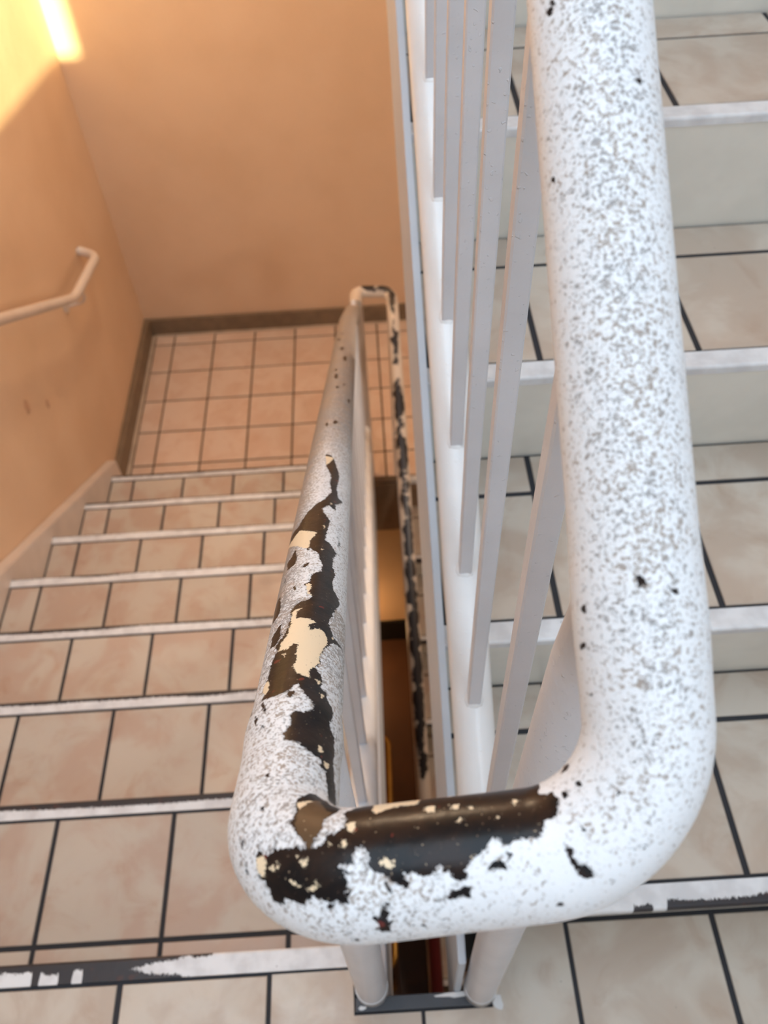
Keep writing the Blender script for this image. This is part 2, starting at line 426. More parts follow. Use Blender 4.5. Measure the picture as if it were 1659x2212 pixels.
# ------------------------------------------------------------------ flights of stairs
def nz(x, s, seed): return mnoise.noise(Vector((x*s, seed*7.3, .5)))
def wear_fn(amount, seed, rng=None):
    def f(x, d, h):
        a = amount
        if rng:
            a = amount if rng[0] <= x <= rng[1] else -6
            e = min(abs(x-rng[0]), abs(x-rng[1])); a = a if e > .04 else (a+(-6-a)*(1-e/.04)*.5)
        return a + 6*nz(x, 7, seed) - d
    return f
E0_white = [(-.560, -.538, 0), (-.5, -.478, 0), (-.463, -.452, 0)]
def wear_e0(x, d, h):
    # left half bare apart from three white islands, right half white with a ragged join
    if x > -.39:
        v = abs(d-15) - max(0, (x+.385)*150) + 2.5*nz(x, 60, 5)
        if x > -.30: v = (3.5 - d + 3*nz(x, 30, 3)) if x < -.272 else -8
        return v
    v = 30
    for a, b in ((-1.2, -.70), (-.62, -.512), (-.505, -.475), (-.460, -.443)):
        if a < x < b: v = 11 - d*.9 + 6*nz(x, 45, 2) + (8 if d > 25 and a > -1 else 0)
    return v
def down_flight(root, x0, x1, y0, z0, sgn, n, offs, mat, grout, wears, first_wear, left_end=None):
    """n steps leaving (y0, z0) in direction sgn, each one rise lower"""
    for k in range(n):
        yf = y0 + sgn*k*GL; z = z0 - k*RL
        st = empty('step', (0, 0, 0)); st.parent = root
        # riser under the nosing, then the bed of the next tread
        prism_yz('riser', [(yf - sgn*.0015, z-.012), (yf - sgn*.035, z-RL-.004), (yf - sgn*.05, z-RL-.004), (yf - sgn*.016, z-.012)], x0, x1, M['riser'], st)
        wx = left_end if (k == 0 and left_end is not None) else x1
        strip(x0, wx, yf, -sgn, z, st, first_wear if k == 0 else wears[k % len(wears)])
        if k < n-1:
            a, b = sorted((yf - sgn*.03, yf + sgn*(GL-.0275)))
            box('tread_bed', (x0, x1, a, b, z-RL-.045, z-RL-.0022), grout, st)
            cuts = sorted((yf - sgn*.018, yf + sgn*(GL-.0285-.2), yf + sgn*(GL-.0285)))
            tiles(x0+.001, x1-.001, cuts, z-RL, offs, mat, st)
wl = [wear_fn(11, 1), wear_fn(11.5, 2), wear_fn(11, 3), wear_fn(9, 4), wear_fn(5.5, 5), wear_fn(5, 6), wear_fn(7, 7)]
sd = empty('staircase', (0, 0, 0)); tag(sd, 'tiled flight going down to the lower landing, left of the gap', 'stairs')
down_flight(sd, -1.085, -.048, 0, 0, 1, 8, .006, M['tile_warm_lit'], M['grout'], wl, wear_e0, WX0)
prism_yz('soffit', [(-.018, -.16), (2.0, ZL-.16), (2.0, ZL-.02), (1.97, ZL+RL-.05), (-.018, -.05)][:0] or [(-.018, -.15), (1.99, -1.40), (1.99, -1.46), (-.018, -.26)], -1.085, -.048, M['concrete'], sd)
prism_yz('stringer', [(-.06, .055), (-.06, -.26), (.05, -.34), (2.02, -1.585), (2.02, -1.22)], -.048, -.038, M['plate'], sd, .0012)
prism_yz('wall_stringer', [(-.06, .085), (-.06, -.02), (2.09, -1.43), (2.09, -1.245)], -1.125, -1.0855, M['string'], sd, .004)

su = empty('staircase', (.6, 0, 0)); su.location = (0, 0, 0)
tag(su, 'tiled flight with cream risers climbing away, right of the gap', 'stairs')
Y1 = -.0195
def wear_r1(x, d, h):
    v = (10 + 4*nz(x, 20, 1) - d) if x > .298 else ((6 + 4*nz(x, 90, 1)) - d if .260 < x < .284 else -7)
    return v
wr = [None, wear_r1, wear_fn(-4.5, 12), wear_fn(-4.2, 13), wear_fn(-5, 14), wear_fn(-5, 15)]
for k in range(1, 9):
    yf = Y1 + (k-1)*GR; z = k*RR
    st = empty('step'); st.parent = su
    prism_yz('riser', [(yf+.0015, z-.010), (yf+.036, z-RR-.004), (yf+.05, z-RR-.004), (yf+.016, z-.010)], .058 if k > 1 else WX1, XR, M['riser'], st)
    strip(.058 if k > 1 else WX1, XR-.002, yf, 1, z, st, wr[min(k, 5)], .0285, .013)
    if k == 1: strip(.0931, WX1+.0005, yf, 1, z, st, wr[5], .0285, .013)
    box('tread_bed', (.058, XR, yf+.02, yf+GR+.05, z-.045, z-.0022), M['grout'], st)
    tiles(.059, XR, [yf+.0295, yf+.2295, yf+GR+.036], z, .0026, M['tile'], st)
prism_yz('soffit', [(0, -.15), (2.15, 1.36), (2.15, 1.28), (0, -.25)], .058, XR, M['concrete'], su)
prism_yz('stringer', [(-.064, .185), (-.064, -.19), (.02, -.13), (2.15, 1.42), (2.15, 1.70)], .048, .057, M['plate'], su, .0012)

sl = empty('staircase'); tag(sl, 'lowest tiled flight glimpsed through the gap, descending below the climbing flight', 'stairs')
down_flight(sl, .085, XR, 2.03, ZL, -1, 8, .006, M['tile_warm_lit'], M['grout_warm'], wl, wear_fn(-5, 3))
prism_yz('soffit', [(2.05, ZL-.16), (.02, -2.8), (.02, -2.835), (2.05, ZL-.32)], .085, XR, M['concrete'], sl)
prism_yz('stringer', [(2.05, ZL+.04), (2.05, ZL-.34), (-.10, -2.83), (-.10, -2.70)], .072, .084, M['string'], sl, .0012)

# ------------------------------------------------------------------ near stair railing
rg = empty('stair_railing'); tag(rg, 'white railing with chipped handrail looping round the gap in the foreground', 'railing')
def rail_r(y): return 1.0919 + .6896*y
def rail_l(y):
    t = (y+.169)/1.499; return .9519 - .9549*t
def botr(y): return .395 + .68*y
def botl(y): return .183 - .622*y
NY = -.045
tube('bottom_rail', [(.0715, y, botr(y)) for y in np.linspace(NY, 2.1, 24)], .0205, M['tube_white'], rg, 28)
tube('bottom_rail', [(-.0575, y, botl(y)) for y in np.linspace(NY, 1.97, 24)], .0205, M['tube_white'], rg, 28)
for (xa, ya), (xb, yb) in (((.082, -.062), (.0795, -.083)), ((-.0585, -.055), (-.053, -.060))):
    top = (rail_r(yb) if xa > 0 else rail_l(yb)) - .006
    tube('newel_post', [(xa, ya, -.17), (xa, ya, .0)] + [(xa + (xb-xa)*t, ya + (yb-ya)*t, top*t) for t in np.linspace(.1, 1, 10)], [.0203]*9 + [.0195, .018, .012], M['metal_white'], rg, 32)
    tube('collar', [(xa, ya, -.03), (xa, ya, .024)], .0214, M['tube_white'], rg, 32)
def baluster(x, y, z0, z1, w=.0125):
    bm = bmesh.new(); box_bm(bm, x-w/2, x+w/2, y-w/2, y+w/2, z0, z1)
    # subdivide along the height and wobble a little: hand-painted square bar
    es = [e for e in bm.edges if abs(e.verts[0].co.z - e.verts[1].co.z) > .1]
    bmesh.ops.subdivide_edges(bm, edges=es, cuts=14)
    ve = [e for e in bm.edges if abs(e.verts[0].co.z - e.verts[1].co.z) > .01]
    for v in bm.verts:
        v.co.x += .0003*mnoise.noise(Vector((v.co.z*12, y*9, x*50))); v.co.y += .0003*mnoise.noise(Vector((v.co.z*12, y*31, 4)))
    bmesh.ops.bevel(bm, geom=ve, offset=.0012, segments=1, affect='EDGES')
    return link('baluster', mesh_of(bm, 'baluster'), M['metal_white'], rg)
for k in range(20):
    y = -.008 + .12*k if k < 2 else .007 + .105*k; baluster(.0715, y, botr(y)+.012, rail_r(y)-.012)
for k in range(17):
    y = .044 + .1125*k; baluster(-.0585, y, botl(y)+.012, rail_l(y)-.012)
for k in range(-0, 20):     # weld beads where each bar meets the bottom rail
    y = -.008 + .12*k if k < 2 else .007 + .105*k
    bm = bmesh.new(); bmesh.ops.create_icosphere(bm, subdivisions=2, radius=1)
    bmesh.ops.scale(bm, vec=(.0105, .0125, .006), verts=bm.verts)
    o = link('weld_bead', mesh_of(bm, 'weld_bead', True), M['tube_white'], rg); o.location = (.0715, y, botr(y)+.0195); o.rotation_euler = (math.atan(.68), 0, 0)

# handrail tube, dense where it is close, with the wear shapes in (length, girth) metres
def rail_path():
    A = np.array([.0733, -.169, 1.0919 - .6896 * .169]); B = np.array([-.0481, -.169, .9519])
    FAR = np.array([-.0605, 1.33, -.003])
    dR = np.array([0, 1, .6896]); dR /= np.linalg.norm(dR)
    dL = FAR - B; dL /= np.linalg.norm(dL)
    AB = (B - A) / np.linalg.norm(B - A)
    def fil(P, d1, d2, t, n=40):
        a = P + d1 * t; b = P + d2 * t; k = .5523
        c1 = a - d1 * t * k; c2 = b - d2 * t * k
        s = np.linspace(0, 1, n)[:, None]
        return (1-s)**3*a + 3*(1-s)**2*s*c1 + 3*(1-s)*s*s*c2 + s**3*b
    pts = [A + dR * t for t in np.linspace(2.1, .05, 60)]
    pts += list(fil(A, dR, AB, .0381)) + list(fil(B, -AB, dL, .0311))
    pts += [B + dL * t for t in np.linspace(.05, 2.2, 120)]
    P = np.array(pts)
    s = np.concatenate([[0], np.cumsum(np.linalg.norm(np.diff(P, axis=0), axis=1))])
    return P, s
def rail_frame(P):
    T = np.gradient(P, axis=0); T /= np.linalg.norm(T, axis=1)[:, None]
    up = np.array([0, 0, 1.]); N = up - T * (T @ up)[:, None]; N /= np.linalg.norm(N, axis=1)[:, None]
    return T, N, np.cross(T, N)
PEEL = [[(2.6736,-.0001),(2.6692,.0045),(2.6540,.0082),(2.6384,.0100),(2.6183,.0133),(2.5802,.0118),(2.5617,.0136),(2.5612,.0187),(2.5411,.0117),(2.5299,.0127),(2.5362,.0074),(2.5274,.0025),(2.5182,.0039),(2.5108,.0073),(2.5040,.0091),(2.4884,.0082),(2.4688,.0070),(2.4625,.0112),(2.4541,.0159),(2.4444,.0140),(2.4317,.0134),(2.4224,.0159),(2.4097,.0143),(2.3994,.0157),(2.3955,.0193),(2.3906,.0209),(2.3779,.0177),(2.3637,.0151),(2.3574,.0140),(2.3515,.0157),(2.3452,.0179),(2.3466,.0264),(2.3408,.0177),(2.3334,.0147),(2.3281,.0124),(2.3178,.0106),(2.3129,.0112),(2.3075,.0089),(2.3041,.0116),(2.3007,.0133),(2.2934,.0122),(2.2914,.0151),(2.2851,.0170),(2.2807,.0190),(2.2763,.0197),(2.2694,.0178),(2.2670,.0193),(2.2650,.0219),(2.2582,.0229),(2.2479,.0223),(2.2411,.0217),(2.2328,.0234),(2.2191,.0262),(2.2206,.0238),(2.2347,.0200),(2.2411,.0199),(2.2391,.0156),(2.2445,.0161),(2.2445,.0132),(2.2465,.0088),(2.2479,.0081),(2.2494,.0046),(2.2504,.0005),(2.2543,-.0004),(2.2601,.0020),(2.2665,.0012),(2.2694,.0030),(2.2694,.0061),(2.2724,.0103),(2.2787,.0093),(2.2826,.0058),(2.2860,.0050),(2.2914,.0027),(2.2899,.0003),(2.2846,-.0018),(2.2831,-.0062),(2.2851,-.0136),(2.2904,-.0131),(2.2963,-.0151),(2.3022,-.0139),(2.3071,-.0129),(2.3188,-.0127),(2.3251,-.0109),(2.3266,-.0094),(2.3320,-.0117),(2.3378,-.0101),(2.3413,-.0076),(2.3486,-.0066),(2.3574,-.0054),(2.3647,-.0065),(2.3701,-.0057),(2.3745,-.0024),(2.3760,.0014),(2.3813,.0042),(2.3848,.0016),(2.3970,-.0011),(2.4009,.0015),(2.4107,.0022),(2.4170,.0074),(2.4258,.0079),(2.4356,.0052),(2.4424,.0045),(2.4522,-.0014),(2.4488,-.0021),(2.4913,-.0271),(2.5059,-.0270),(2.5040,-.0206),(2.5030,-.0137),(2.5172,-.0098),(2.5304,-.0049),(2.5406,-.0002),(2.5475,.0038),(2.5680,.0085),(2.5890,.0066),(2.6130,.0064),(2.6364,.0014)],[(2.3984,-.0182),(2.3799,-.0147),(2.3706,-.0158),(2.3711,-.0210),(2.3911,-.0232),(2.3999,-.0210)],[(2.3559,-.0122),(2.3422,-.0102),(2.3354,-.0120),(2.3364,-.0164),(2.3491,-.0167),(2.3530,-.0139)],[(2.4605,-.0121),(2.4444,-.0096),(2.4331,-.0096),(2.4326,-.0154),(2.4468,-.0180),(2.4507,-.0136)],[(2.4282,-.0009),(2.4243,-.0015),(2.4219,-.0036),(2.4268,-.0026)],[(2.4009,-.0072),(2.3935,-.0059),(2.3926,-.0071),(2.3970,-.0077)],[(2.2846,-.0008),(2.2841,.0010),(2.2797,.0008),(2.2787,-.0003)],[(2.2826,-.0123),(2.2763,-.0103),(2.2738,-.0107),(2.2777,-.0121)],[(2.2753,-.0151),(2.2719,-.0136),(2.2689,-.0140),(2.2724,-.0150)],[(2.4224,-.0145),(2.4155,-.0164),(2.4199,-.0154)],[(2.4800,.0176),(2.4717,.0185),(2.4683,.0167)],[(2.2636,-.0096),(2.2631,-.0096),(2.2631,-.0100),(2.2636,-.0105),(2.2650,-.0109),(2.2655,-.0108),(2.2655,-.0104),(2.2650,-.0099)],[(2.2846,-.0204),(2.2816,-.0199),(2.2816,-.0205),(2.2851,-.0223),(2.2939,-.0268),(2.2958,-.0268),(2.2968,-.0268),(2.2890,-.0221)],[(2.1834,.0168),(2.1790,.0218),(2.1736,.0247),(2.1707,.0246),(2.1629,.0246),(2.1551,.0246),(2.1473,.0245),(2.1394,.0245),(2.1321,.0245),(2.1248,.0245),(2.1135,.0254),(2.1121,.0194),(2.1150,.0147),(2.1101,.0133),(2.1067,.0134),(2.1057,.0105),(2.1072,.0073),(2.1101,.0047),(2.1155,.0039),(2.1179,.0005),(2.1194,-.0007),(2.1243,-.0008),(2.1287,-.0010),(2.1316,-.0020),(2.1316,.0004),(2.1355,-.0002),(2.1370,-.0023),(2.1394,-.0040),(2.1419,-.0050),(2.1438,-.0073),(2.1438,-.0092),(2.1458,-.0106),(2.1477,-.0088),(2.1497,-.0067),(2.1507,-.0056),(2.1526,-.0069),(2.1551,-.0080),(2.1565,-.0082),(2.1590,-.0066),(2.1624,-.0056),(2.1619,-.0079),(2.1619,-.0105),(2.1644,-.0096),(2.1678,-.0067),(2.1688,-.0056),(2.1722,-.0043),(2.1727,-.0003),(2.1736,.0023),(2.1766,.0023),(2.1776,.0003),(2.1780,-.0017),(2.1805,-.0029),(2.1800,-.0055),(2.1795,-.0075),(2.1795,-.0107),(2.1805,-.0127),(2.1829,-.0130),(2.1849,-.0120),(2.1873,-.0117),(2.1888,-.0153),(2.1912,-.0151),(2.1942,-.0154),(2.1947,-.0190),(2.1971,-.0188),(2.1991,-.0151),(2.2010,-.0152),(2.2030,-.0131),(2.2039,-.0105),(2.2039,-.0087),(2.2010,-.0087),(2.1991,-.0046),(2.1951,-.0027),(2.1932,-.0005),(2.1907,-.0007),(2.1868,.0010),(2.1854,.0037),(2.1859,.0068),(2.1829,.0068),(2.1805,.0098),(2.1805,.0131)],[(2.2074,.0102),(2.2098,.0123),(2.2137,.0158),(2.2137,.0189),(2.2088,.0215),(2.2088,.0249),(2.1868,.0202),(2.1868,.0166),(2.1888,.0116),(2.1878,.0067),(2.1888,.0031),(2.1888,.0005),(2.1912,.0014),(2.1937,.0027),(2.1995,.0042),(2.2010,.0042),(2.2000,.0064),(2.2030,.0095)],[(2.2421,.0189),(2.2479,.0228),(2.2377,.0247),(2.2225,.0269),(2.2147,.0250),(2.2342,.0190)],[(2.1702,-.0141),(2.1683,-.0142),(2.1692,-.0159),(2.1678,-.0166),(2.1697,-.0191),(2.1683,-.0202),(2.1702,-.0218),(2.1697,-.0251),(2.1717,-.0236),(2.1746,-.0227),(2.1722,-.0214),(2.1736,-.0178),(2.1717,-.0180),(2.1702,-.0158)],[(2.1487,-.0123),(2.1468,-.0131),(2.1453,-.0120),(2.1433,-.0125),(2.1438,-.0152),(2.1468,-.0146),(2.1482,-.0154),(2.1497,-.0150)],[(2.1297,-.0044),(2.1306,-.0062),(2.1321,-.0073),(2.1316,-.0086),(2.1336,-.0077),(2.1370,-.0086),(2.1350,-.0067),(2.1321,-.0057)],[(2.1116,-.0044),(2.1101,-.0056),(2.1111,-.0078),(2.1106,-.0105),(2.1086,-.0122),(2.1086,-.0147),(2.1106,-.0146),(2.1111,-.0129),(2.1116,-.0101),(2.1121,-.0075)],[(2.1033,.0006),(2.1023,-.0016),(2.1028,-.0022),(2.1038,-.0008)],[(2.0901,.0226),(2.0930,.0205),(2.0974,.0210),(2.0945,.0255)],[(2.1829,-.0146),(2.1834,-.0150),(2.1834,-.0152),(2.1834,-.0150),(2.1834,-.0146),(2.1834,-.0143),(2.1834,-.0141),(2.1834,-.0143)],[(2.1189,-.0217),(2.1189,-.0222),(2.1189,-.0222),(2.1194,-.0219),(2.1194,-.0214),(2.1194,-.0209),(2.1189,-.0208),(2.1189,-.0211)],[(2.0925,.0113),(2.0930,.0112),(2.0930,.0114),(2.0940,.0115),(2.0930,.0123),(2.0930,.0124),(2.0925,.0121),(2.0925,.0117)],[(2.1008,.0103),(2.1013,.0099),(2.1023,.0099),(2.1028,.0102),(2.1023,.0109),(2.1023,.0112),(2.1008,.0114),(2.1008,.0108)],[(2.2103,-.0129),(2.2103,-.0132),(2.2108,-.0138),(2.2108,-.0140),(2.2113,-.0140),(2.2113,-.0138),(2.2108,-.0133),(2.2103,-.0129)],[(2.2069,-.0162),(2.2059,-.0175),(2.2064,-.0184),(2.2074,-.0173)],[(2.1678,-.0086),(2.1663,-.0113),(2.1673,-.0116),(2.1678,-.0102)],[(2.2289,-.0033),(2.2284,-.0033),(2.2284,-.0037),(2.2289,-.0042),(2.2294,-.0045),(2.2298,-.0044),(2.2303,-.0041),(2.2298,-.0036)],[(2.1644,-.0219),(2.1619,-.0225),(2.1624,-.0229),(2.1644,-.0226)],[(2.1585,-.0232),(2.1590,-.0234),(2.1595,-.0233),(2.1600,-.0232),(2.1600,-.0229),(2.1600,-.0227),(2.1595,-.0227),(2.1585,-.0230)],[(2.1795,-.0275),(2.1795,-.0279),(2.1800,-.0282),(2.1805,-.0278),(2.1805,-.0273),(2.1805,-.0269),(2.1800,-.0269),(2.1795,-.0270)],[(2.1165,.0250),(2.1170,.0250),(2.1184,.0249),(2.1199,.0247),(2.1214,.0246),(2.1199,.0247),(2.1184,.0248),(2.1165,.0250)],[(2.2137,-.0019),(2.2132,-.0020),(2.2132,-.0023),(2.2137,-.0027),(2.2142,-.0028),(2.2147,-.0027),(2.2147,-.0024),(2.2142,-.0019)],[(2.1991,.0051),(2.1991,.0046),(2.1995,.0041),(2.2000,.0038),(2.2005,.0039),(2.2010,.0042),(2.2005,.0047),(2.1995,.0051)],[(2.0930,-.0149),(2.0935,-.0150),(2.0935,-.0146),(2.0940,-.0142),(2.0940,-.0137),(2.0935,-.0134),(2.0930,-.0137),(2.0930,-.0143)],[(2.0959,-.0133),(2.0964,-.0135),(2.0964,-.0131),(2.0969,-.0127),(2.0969,-.0124),(2.0964,-.0122),(2.0959,-.0125),(2.0959,-.0129)],[(2.0886,-.0153),(2.0886,-.0153),(2.0891,-.0152),(2.0891,-.0149),(2.0891,-.0146),(2.0886,-.0142),(2.0886,-.0145),(2.0886,-.0150)],[(2.0373,.0234),(2.0393,.0243),(2.0402,.0270),(2.0393,.0278),(2.0378,.0252)],[(2.0730,.0044),(2.0735,.0042),(2.0735,.0044),(2.0735,.0047),(2.0730,.0051),(2.0730,.0051),(2.0725,.0051),(2.0725,.0048)],[(2.1008,.0105),(2.1013,.0101),(2.1023,.0100),(2.1023,.0105),(2.1023,.0109),(2.1018,.0112),(2.1008,.0114),(2.1008,.0109)],[(2.1052,-.0189),(2.1057,-.0192),(2.1057,-.0191),(2.1057,-.0187),(2.1057,-.0184),(2.1057,-.0182),(2.1052,-.0182),(2.1052,-.0185)],[(2.0852,.0014),(2.0852,.0014),(2.0857,.0013),(2.0857,.0016),(2.0852,.0020),(2.0852,.0020),(2.0847,.0019),(2.0847,.0016)],[(2.0534,.0229),(2.0539,.0231),(2.0539,.0235),(2.0539,.0239),(2.0534,.0241),(2.0534,.0237),(2.0529,.0233),(2.0529,.0231)],[(2.0173,.0064),(2.0178,.0052),(2.0202,.0026),(2.0212,.0033),(2.0212,.0048),(2.0192,.0062)],[(2.0158,.0074),(2.0163,.0076),(2.0163,.0080),(2.0158,.0084),(2.0158,.0085),(2.0153,.0083),(2.0148,.0079),(2.0153,.0075)],[(2.0222,-.0037),(2.0231,-.0057),(2.0241,-.0053),(2.0236,-.0041)],[(2.0270,.0226),(2.0275,.0229),(2.0280,.0235),(2.0275,.0241),(2.0270,.0243),(2.0266,.0241),(2.0266,.0233),(2.0266,.0228)],[(1.8394,.0176),(1.8404,.0179),(1.8404,.0185),(1.8399,.0190),(1.8389,.0192),(1.8379,.0188),(1.8374,.0183),(1.8384,.0176)],[(1.8922,.0223),(1.8927,.0226),(1.8927,.0232),(1.8922,.0238),(1.8917,.0240),(1.8912,.0236),(1.8912,.0231),(1.8917,.0225)],[(1.8677,-.0092),(1.8682,-.0090),(1.8682,-.0086),(1.8682,-.0082),(1.8677,-.0081),(1.8677,-.0083),(1.8672,-.0087),(1.8672,-.0091)],[(1.8785,.0233),(1.8790,.0234),(1.8785,.0240),(1.8785,.0243),(1.8780,.0245),(1.8775,.0242),(1.8775,.0238),(1.8780,.0234)],[(1.8374,.0167),(1.8379,.0168),(1.8374,.0173),(1.8374,.0176),(1.8365,.0178),(1.8365,.0176),(1.8365,.0171),(1.8369,.0168)],[(3.3318,.0030),(3.3167,.0025),(3.3098,.0008),(3.3176,-.0013),(3.3338,-.0024),(3.3489,-.0020),(3.3543,-.0001),(3.3474,.0020)],[(3.2365,.0098),(3.2155,.0092),(3.2038,.0073),(3.2082,.0052),(3.2263,.0041),(3.2458,.0045),(3.2566,.0064),(3.2531,.0086)],[(3.0689,.0002),(3.0542,-.0002),(3.0498,-.0018),(3.0577,-.0038),(3.0743,-.0050),(3.0894,-.0047),(3.0933,-.0030),(3.0845,-.0009)],[(2.9927,.0035),(2.9863,.0031),(2.9834,.0017),(2.9858,.0002),(2.9927,-.0006),(2.9980,-.0001),(3.0000,.0013),(2.9980,.0028)],[(2.8006,.0065),(2.7943,.0060),(2.7904,.0046),(2.7923,.0031),(2.7977,.0023),(2.8040,.0027),(2.8075,.0041),(2.8060,.0057)],[(2.7889,-.0023),(2.7840,-.0025),(2.7825,-.0035),(2.7860,-.0047),(2.7923,-.0055),(2.7977,-.0052),(2.7982,-.0042),(2.7952,-.0030)],[(2.9472,.0203),(2.9365,.0198),(2.9272,.0184),(2.9257,.0169),(2.9321,.0162),(2.9423,.0166),(2.9506,.0179),(2.9526,.0195)],[(3.5336,-.0007),(3.5283,-.0015),(3.5292,-.0038),(3.5385,-.0063),(3.5493,-.0075),(3.5527,-.0066),(3.5493,-.0042),(3.5419,-.0018)],[(3.4496,-.0043),(3.4393,-.0051),(3.4418,-.0077),(3.4594,-.0109),(3.4809,-.0129),(3.4882,-.0118),(3.4804,-.0087),(3.4647,-.0057)],[(3.1236,-.0024),(3.1158,-.0027),(3.1148,-.0039),(3.1207,-.0053),(3.1295,-.0062),(3.1363,-.0058),(3.1373,-.0045),(3.1315,-.0031)],[(3.0215,.0110),(3.0151,.0106),(3.0107,.0094),(3.0103,.0083),(3.0147,.0077),(3.0205,.0081),(3.0244,.0092),(3.0254,.0104)]]
CREAM = [[(2.4923,-.0114),(2.4825,-.0032),(2.4786,.0018),(2.4722,.0003),(2.4649,-.0022),(2.4537,-.0019),(2.4517,-.0051),(2.4590,-.0120),(2.4913,-.0271),(2.4869,-.0179)],[(2.3970,-.0007),(2.3984,.0017),(2.3926,.0028),(2.3867,.0019),(2.3823,.0041),(2.3823,.0010),(2.3891,-.0006)],[(2.3667,-.0042),(2.3672,-.0007),(2.3628,-.0031),(2.3559,-.0030),(2.3549,.0034),(2.3520,.0073),(2.3481,.0038),(2.3427,.0048),(2.3461,.0084),(2.3457,.0116),(2.3403,.0143),(2.3344,.0142),(2.3281,.0124),(2.3178,.0106),(2.3129,.0112),(2.3071,.0083),(2.3036,.0064),(2.2978,.0075),(2.2983,.0048),(2.3012,.0014),(2.3066,-.0010),(2.3119,.0006),(2.3188,-.0006),(2.3271,.0002),(2.3290,-.0020),(2.3246,-.0046),(2.3256,-.0096),(2.3325,-.0091),(2.3388,-.0066),(2.3491,-.0051),(2.3579,-.0059),(2.3642,-.0060)],[(2.3036,-.0152),(2.3002,-.0115),(2.2914,-.0108),(2.2890,-.0129),(2.2914,-.0150)],[(2.2880,.0126),(2.2885,.0144),(2.2856,.0145),(2.2846,.0131)],[(2.2513,.0135),(2.2523,.0156),(2.2504,.0165),(2.2474,.0144)],[(2.2450,.0167),(2.2455,.0200),(2.2425,.0197),(2.2416,.0177)],[(2.3217,-.0069),(2.3212,-.0053),(2.3163,-.0053)],[(2.2983,.0102),(2.2983,.0123),(2.2934,.0119)],[(2.3432,.0165),(2.3471,.0184),(2.3422,.0176)],[(2.4937,.0050),(2.4918,.0065),(2.4869,.0060)],[(2.4527,.0053),(2.4512,.0073),(2.4488,.0060)],[(2.5416,.0095),(2.5402,.0094),(2.5392,.0089),(2.5392,.0085),(2.5402,.0082),(2.5416,.0084),(2.5431,.0088),(2.5431,.0093)],[(2.6682,-.0013),(2.6628,.0073),(2.6457,.0039),(2.6384,.0011)],[(2.2069,.0100),(2.2044,.0167),(2.2020,.0100)],[(2.1927,-.0029),(2.1907,-.0033),(2.1888,-.0022),(2.1888,-.0043),(2.1903,-.0052),(2.1912,-.0036)],[(2.2044,-.0112),(2.2020,-.0088),(2.2000,-.0101),(2.2000,-.0143),(2.2025,-.0149)],[(2.1722,.0155),(2.1732,.0247),(2.1629,.0246),(2.1575,.0246),(2.1580,.0173),(2.1648,.0176),(2.1692,.0156),(2.1707,.0145)],[(2.1561,.0132),(2.1541,.0155),(2.1517,.0149),(2.1517,.0117)],[(2.1473,.0144),(2.1443,.0145),(2.1438,.0119),(2.1468,.0124)],[(2.1453,.0069),(2.1429,.0084),(2.1424,.0073),(2.1443,.0065)],[(2.1277,.0133),(2.1248,.0129),(2.1262,.0103)],[(2.1702,-.0026),(2.1673,-.0019),(2.1644,-.0032),(2.1658,-.0046),(2.1692,-.0039)],[(2.1883,-.0115),(2.1859,-.0080),(2.1854,-.0085),(2.1868,-.0109)],[(2.1800,.0108),(2.1776,.0117),(2.1771,.0078),(2.1790,.0075)],[(2.1409,.0125),(2.1394,.0128),(2.1399,.0109)],[(2.1849,.0050),(2.1834,.0029),(2.1839,.0027)],[(2.1810,.0047),(2.1790,.0043),(2.1795,.0027),(2.1815,.0031)],[(2.1316,.0064),(2.1316,.0061),(2.1321,.0061),(2.1326,.0062),(2.1326,.0066),(2.1326,.0068),(2.1321,.0068),(2.1316,.0067)],[(2.1487,.0246),(2.1468,.0246),(2.1473,.0215)],[(2.1932,-.0099),(2.1903,-.0102),(2.1898,-.0110),(2.1927,-.0107)],[(2.1991,-.0108),(2.1966,-.0072),(2.1961,-.0075),(2.1976,-.0106)],[(2.1419,-.0040),(2.1404,-.0038),(2.1414,-.0050)]]
TAUPE = [[(2.2005,.0078),(2.2025,.0110),(2.2049,.0170),(2.2049,.0221),(2.2294,.0274),(2.1883,.0153),(2.1888,.0116),(2.1878,.0067),(2.1888,.0031),(2.1888,.0005),(2.1912,.0014),(2.1937,.0027),(2.1976,.0045)]]
def sdf(pu, pv, poly):
    """signed distance (mm, + inside) of points to a polygon"""
    A = np.array(poly); Bp = np.roll(A, -1, 0)
    d2 = np.full(len(pu), 1e9); ins = np.zeros(len(pu), bool)
    for (ax, ay), (bx, by) in zip(A, Bp):
        ex, ey = bx-ax, by-ay; L = ex*ex+ey*ey+1e-14
        t = np.clip(((pu-ax)*ex+(pv-ay)*ey)/L, 0, 1)
        d2 = np.minimum(d2, (pu-ax-t*ex)**2 + (pv-ay-t*ey)**2)
        if ay != by:
            c = ((ay > pv) != (by > pv)) & (pu < (bx-ax)*(pv-ay)/(by-ay)+ax); ins ^= c
    return np.sqrt(d2)*1000*np.where(ins, 1, -1)
def field(pu, pv, polys):
    out = np.full(len(pu), -9., dtype=np.float64)
    for p in polys:
        A = np.array(p); m = .008
        k = np.where((pu > A[:, 0].min()-m) & (pu < A[:, 0].max()+m) & (pv > A[:, 1].min()-m) & (pv < A[:, 1].max()+m))[0]
        if len(k): out[k] = np.maximum(out[k], sdf(pu[k], pv[k], p))
    return np.clip(out, -9, 9)
